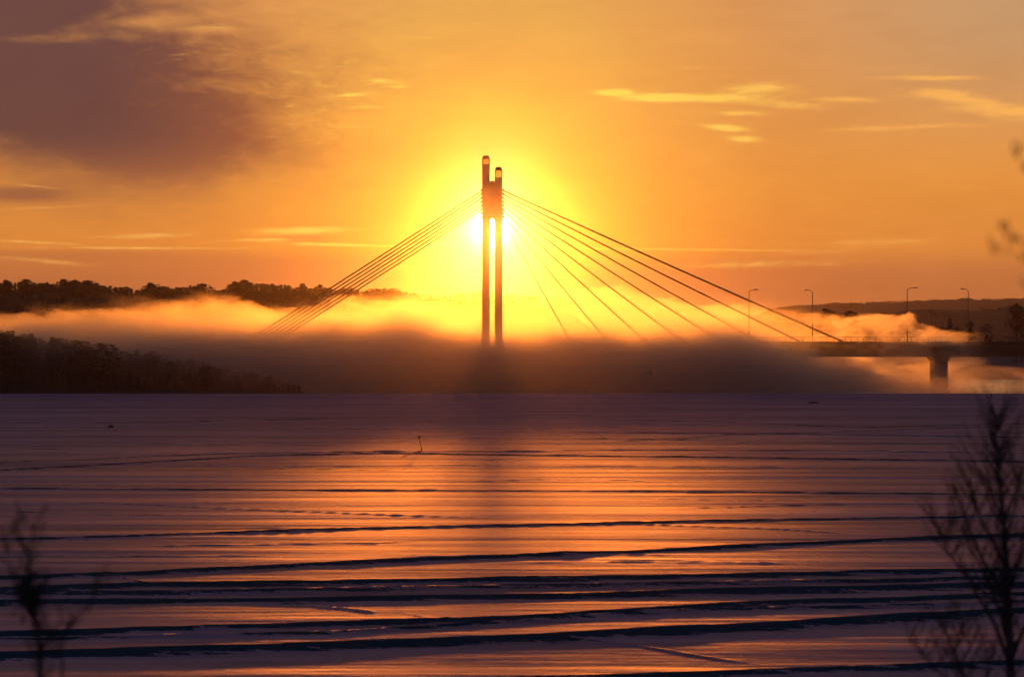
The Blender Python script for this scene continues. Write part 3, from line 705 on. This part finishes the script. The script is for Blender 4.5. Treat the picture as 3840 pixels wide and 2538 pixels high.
# ------------------------------------------------------------------ foreground trees (out of focus)
def branchy(name, label, cat, Yn, stems, seed, twig_len, bark, leafclumps=()):
    """stems: polylines of photo points (u, v) with a start radius in m; twigs grow upward from them"""
    r_ = random.Random(seed)
    p0 = P(*stems[0][0][0], Yn); base = Vector((p0.x, Yn, bank_z(p0.x, Yn) - .1))
    e = empty(name, base); tag(e, label, cat)
    tr = MB()
    for si, (pts, r0) in enumerate(stems):
        br = MB(); tw = MB()
        w3 = [P(u_, v_, Yn) + Vector((0, r_.uniform(-.1, .1) if si else 0, 0)) - base for u_, v_ in pts]
        if si == 0: w3 = [Vector((0, 0, 0))] + w3
        rads = [r0 * (1 - .85 * k / (len(w3) - 1)) for k in range(len(w3))]
        (tr if si == 0 else br).tube(w3, rads, 8)
        L = sum((w3[k + 1] - w3[k]).length for k in range(len(w3) - 1)); n = int(L / .03)
        for k in range(n):
            q = r_.uniform(.15, 1) * (len(w3) - 1); i0 = min(int(q), len(w3) - 2); p = w3[i0].lerp(w3[i0 + 1], q - i0)
            a_ = r_.uniform(.25, .7) * r_.choice((-1, 1)); ln = twig_len * r_.uniform(.4, 1.2)
            d = Vector((math.sin(a_), r_.uniform(-.4, .4), math.cos(a_))); m_ = p + d * ln * .5; t2 = m_ + (d + Vector((r_.uniform(-.2, .2), 0, .25))).normalized() * ln * .5
            tw.tube([p, m_, t2], [r0 * .16 + .0014, .0018, .0009], 5, cap=False)
            for kk in range(2):
                d2 = (d + Vector((r_.uniform(-.7, .7), r_.uniform(-.3, .3), 0))).normalized(); tw.tube([m_, m_ + d2 * ln * .4], [.0017, .0009], 4, cap=False)
        if br.v: br.build('branch', M_bark, e, smooth=True)
        if tw.v: tw.build('twigs', M_bark, e)
    tr.build('trunk', bark, e, smooth=True)
    for cu, cv, cr in leafclumps:
        c = P(cu, cv, Yn) - base; lf = MB()
        for k in range(70):
            q = Vector((r_.gauss(0, .4) * cr, r_.gauss(0, .4) * cr, r_.gauss(0, .65) * cr)) + c
            a1 = Vector((r_.gauss(0, 1), r_.gauss(0, 1), r_.gauss(0, 1))).normalized() * .014; a2 = a1.orthogonal().normalized() * .009
            b = len(lf.v); lf.v += [tuple(q - a1), tuple(q + a2), tuple(q + a1), tuple(q - a2)]; lf.f.append((b, b + 1, b + 2, b + 3))
        lf.build('dry_leaves', M_bark, e)
    return e
branchy('birch_tree', 'bare birch sapling with ascending twigs, out of focus at the lower right', 'tree', 22.0,
    [([(3792, 2600), (3786, 2380), (3780, 2250), (3776, 2120), (3764, 1960), (3750, 1800), (3738, 1680), (3734, 1560)], .030),
     ([(3786, 2420), (3740, 2280), (3690, 2160), (3650, 2070)], .014),
     ([(3790, 2500), (3720, 2330), (3660, 2230), (3600, 2120)], .014),
     ([(3780, 2250), (3700, 2120), (3640, 2000), (3610, 1900)], .010),
     ([(3640, 2000), (3560, 2080), (3530, 2020), (3520, 1950)], .006),
     ([(3776, 2120), (3700, 1980), (3660, 1880), (3640, 1800)], .009),
     ([(3764, 1960), (3720, 1850), (3700, 1770), (3690, 1700)], .008),
     ([(3782, 2200), (3820, 2080), (3850, 1960), (3870, 1850)], .010),
     ([(3770, 2010), (3800, 1920), (3820, 1820), (3830, 1740)], .008),
     ([(3745, 1770), (3760, 1700), (3768, 1640)], .006),
     ([(3788, 2480), (3850, 2340), (3880, 2240)], .012),
     ([(3780, 2300), (3640, 2180), (3560, 2080), (3530, 2000)], .008)], 5, .34, M_birch)
branchy('sapling', 'low twiggy sapling at the bottom right beside the birch', 'tree', 21.0,
    [([(3660, 2640), (3600, 2500), (3560, 2400), (3520, 2330)], .012), ([(3600, 2500), (3640, 2430), (3650, 2380)], .006), ([(3640, 2600), (3520, 2520), (3450, 2450), (3400, 2390)], .007),
     ([(3700, 2620), (3710, 2500), (3700, 2400)], .008)], 8, .26, M_bark)
branchy('willow_bush', 'dark blurred bush with upright stems at the lower left', 'bush', 14.0,
    [([(150, 2700), (152, 2538), (146, 2420), (135, 2340), (110, 2270), (105, 2180), (112, 2060), (125, 1970)], .013),
     ([(150, 2500), (160, 2420), (210, 2390), (270, 2350), (330, 2290)], .006),
     ([(120, 2300), (60, 2200), (35, 2080), (20, 1990)], .005),
     ([(210, 2640), (225, 2500), (215, 2420), (230, 2380)], .007),
     ([(120, 2280), (150, 2220), (150, 2150)], .005),
     ([(330, 2290), (350, 2240), (345, 2190)], .004)], 12, .12, M_bark, leafclumps=((90, 2225, .05), (130, 2270, .05)))
branchy('tall_birch_tree', 'twig tips of a taller tree reaching in, blurred, at the upper right edge', 'tree', 10.0,
    [([(4150, 2700), (4130, 2200), (4090, 1600), (4040, 1100), (3990, 700), (3960, 450)], .03),
     ([(4060, 1300), (3960, 1120), (3870, 960), (3810, 900), (3770, 895)], .0025),
     ([(3960, 1120), (3880, 1010), (3820, 960), (3725, 945)], .002),
     ([(4030, 1000), (3930, 800), (3860, 660), (3800, 560)], .0025),
     ([(4100, 1600), (3980, 1350), (3890, 1180), (3840, 1060)], .003)], 21, .05, M_birch)

# ------------------------------------------------------------------ river fog: one body of steam over the open water
def volmat(name): 
    m = bpy.data.materials.new(name); m.use_nodes = True; t = m.node_tree; t.nodes.clear(); return m, t
M_fog, t = volmat('river_fog')
gp = t.nodes.new('ShaderNodeNewGeometry'); sp = t.nodes.new('ShaderNodeSeparateXYZ'); link(t, gp.outputs['Position'], sp.inputs[0])
px, py, pz = (N(t, sp.outputs[k]) for k in range(3))
def fcurve(val, pts, x0, x1, y0, y1):
    n = t.nodes.new('ShaderNodeFloatCurve'); mp_ = n.mapping; c = mp_.curves[0]
    mp_.use_clip = True
    P_ = [((a - x0) / (x1 - x0), (b - y0) / (y1 - y0)) for a, b in pts]
    c.points[0].location = P_[0]; c.points[1].location = P_[-1]
    for p_ in P_[1:-1]: c.points.new(*p_)
    mp_.update(); link(t, ((val - x0) * (1 / (x1 - x0))).clamp(), n.inputs['Value'])
    return N(t, n.outputs[0]) * (y1 - y0) + y0
prof = [(-500, 735), (0, 728), (100, 738), (200, 718), (300, 712), (400, 701), (500, 697), (570, 697), (650, 710), (720, 712), (800, 692), (900, 688), (1000, 676), (1070, 690), (1150, 688), (1230, 688), (1290, 664), (1380, 658), (1480, 670), (1600, 690), (1700, 706), (1800, 716), (1860, 736), (1900, 744), (1960, 738), (2040, 735), (2090, 755), (2180, 768), (2225, 772), (2245, 830), (2300, 845), (2372, 862), (2600, 880)]
YF = 830.0
TP = fcurve(px, [(xt(a * S, YF), zt(b * S, YF)) for a, b in prof], xt(-500 * S, YF), xt(2600 * S, YF), 0.0, 26.0)
cap = [(-500, 1.), (0, 1.), (1500, 1.), (1750, .95), (1880, .85), (2000, .75), (2200, .7), (2232, .6), (2256, .07), (2600, .05)]
CP = fcurve(px, [(xt(a * S, YF), b) for a, b in cap], xt(-500 * S, YF), xt(2600 * S, YF), 0.0, 1.0)
nz1 = noise(t, comb(t, px / 11.0, py / 75.0, pz / 6.0), 1.0, 5.0, 0.6, 0.5)
nz2 = noise(t, comb(t, px / 42.0, py / 60.0, pz / 30.0), 1.0, 2.0, 0.5)
dT = (nz1 - 0.5) * 8.5 + (nz2 - 0.5) * 4.0
nz3 = noise(t, comb(t, px / 4.2, py / 40.0, pz / 2.6), 1.0, 4.0, 0.6, 0.8)
hz = TP + dT + (nz3 - 0.5) * 2.6 - pz                        # depth below the ragged top
ZD = fcurve(px, [(xt(a * S, YF), zt(b * S, YF)) for a, b in ((-500, 768), (0, 768), (300, 756), (560, 768), (720, 758), (880, 740), (980, 748), (1100, 790), (1200, 802), (1350, 776), (1480, 796), (1620, 770), (1750, 790), (1900, 790), (2200, 800), (2600, 800))], xt(-500 * S, YF), xt(2600 * S, YF), 0.0, 26.0)
body = ((ZD + 1.5 + dT * 0.9 - pz) * 0.48).exp() * 0.0105 + hz.step(0.0, 0.8) * 0.0050 + hz.step(1.0, 5.0) * 0.0050
tex = (nz3 * 0.8 + nz1 * 0.9 + 0.15).max(0.0)
nlow = noise(t, comb(t, px / 17.0, py / 90.0, 2.0), 1.0, 3.0, 0.55)
z0 = 12.0 + (nlow - 0.5) * 9.0 - (px - 46.0).max(0.0) * 0.31
front = (((z0 - pz + dT * 0.8 + (nz3 - 0.5) * 2.0) * 0.50).exp() * 0.0125).min(0.06) * py.step(702, 726) * py.step(815, 790) * hz.step(0.0, 2.0)
patch = (nz1 * 0.6 + nz3 * 0.4).step(0.45, 0.58) * px.step(48, 78) + (1.0 - px.step(48, 78))
near_puff = (nz1 * 0.5 + nz3 * 0.5).step(0.45, 0.58) * px.step(52, 72) * px.step(96, 90) * py.step(765, 775) * py.step(796, 790) * 0.05 * hz.step(0.0, 1.0)
dens = body.min(0.085) * hz.step(0.0, 0.7) * tex * py.step(785, 815) * py.step(905, 870) * CP * patch + front + near_puff
pv = t.nodes.new('ShaderNodeVolumePrincipled'); pv.inputs['Color'].default_value = (.90, .86, .88, 1); pv.inputs['Anisotropy'].default_value = 0.92
pv.inputs['Density Attribute'].default_value = ''
link(t, dens, pv.inputs['Density'])
ov = t.nodes.new('ShaderNodeOutputMaterial'); link(t, pv.outputs[0], ov.inputs['Volume'])
M_fog.cycles.volume_step_rate = 0.18 if hasattr(M_fog.cycles, 'volume_step_rate') else 1
fog = MB().box(-230, 150, 704.5, 905, -.10, 28).build('fog_bank', M_fog); tag(fog, 'bank of steam rising off the open water', kind='stuff')

# ------------------------------------------------------------------ haze
M_haze, t = volmat('thin_haze')
a1 = t.nodes.new('ShaderNodeVolumePrincipled'); a1.inputs['Color'].default_value = (1.0, .80, .75, 1); a1.inputs['Anisotropy'].default_value = 0.99; a1.inputs['Density'].default_value = 3.5e-5; a1.inputs['Density Attribute'].default_value = ''
a2 = t.nodes.new('ShaderNodeVolumePrincipled'); a2.inputs['Color'].default_value = (.98, .92, .90, 1); a2.inputs['Anisotropy'].default_value = 0.60; a2.inputs['Density'].default_value = 2.4e-5; a2.inputs['Density Attribute'].default_value = ''
ad = t.nodes.new('ShaderNodeAddShader'); link(t, a1.outputs[0], ad.inputs[0]); link(t, a2.outputs[0], ad.inputs[1])
ov = t.nodes.new('ShaderNodeOutputMaterial'); link(t, ad.outputs[0], ov.inputs['Volume'])
hz_o = MB().box(-9100, 9100, -2100, 18100, -7.0, 78).build('haze', M_haze); tag(hz_o, kind='stuff')
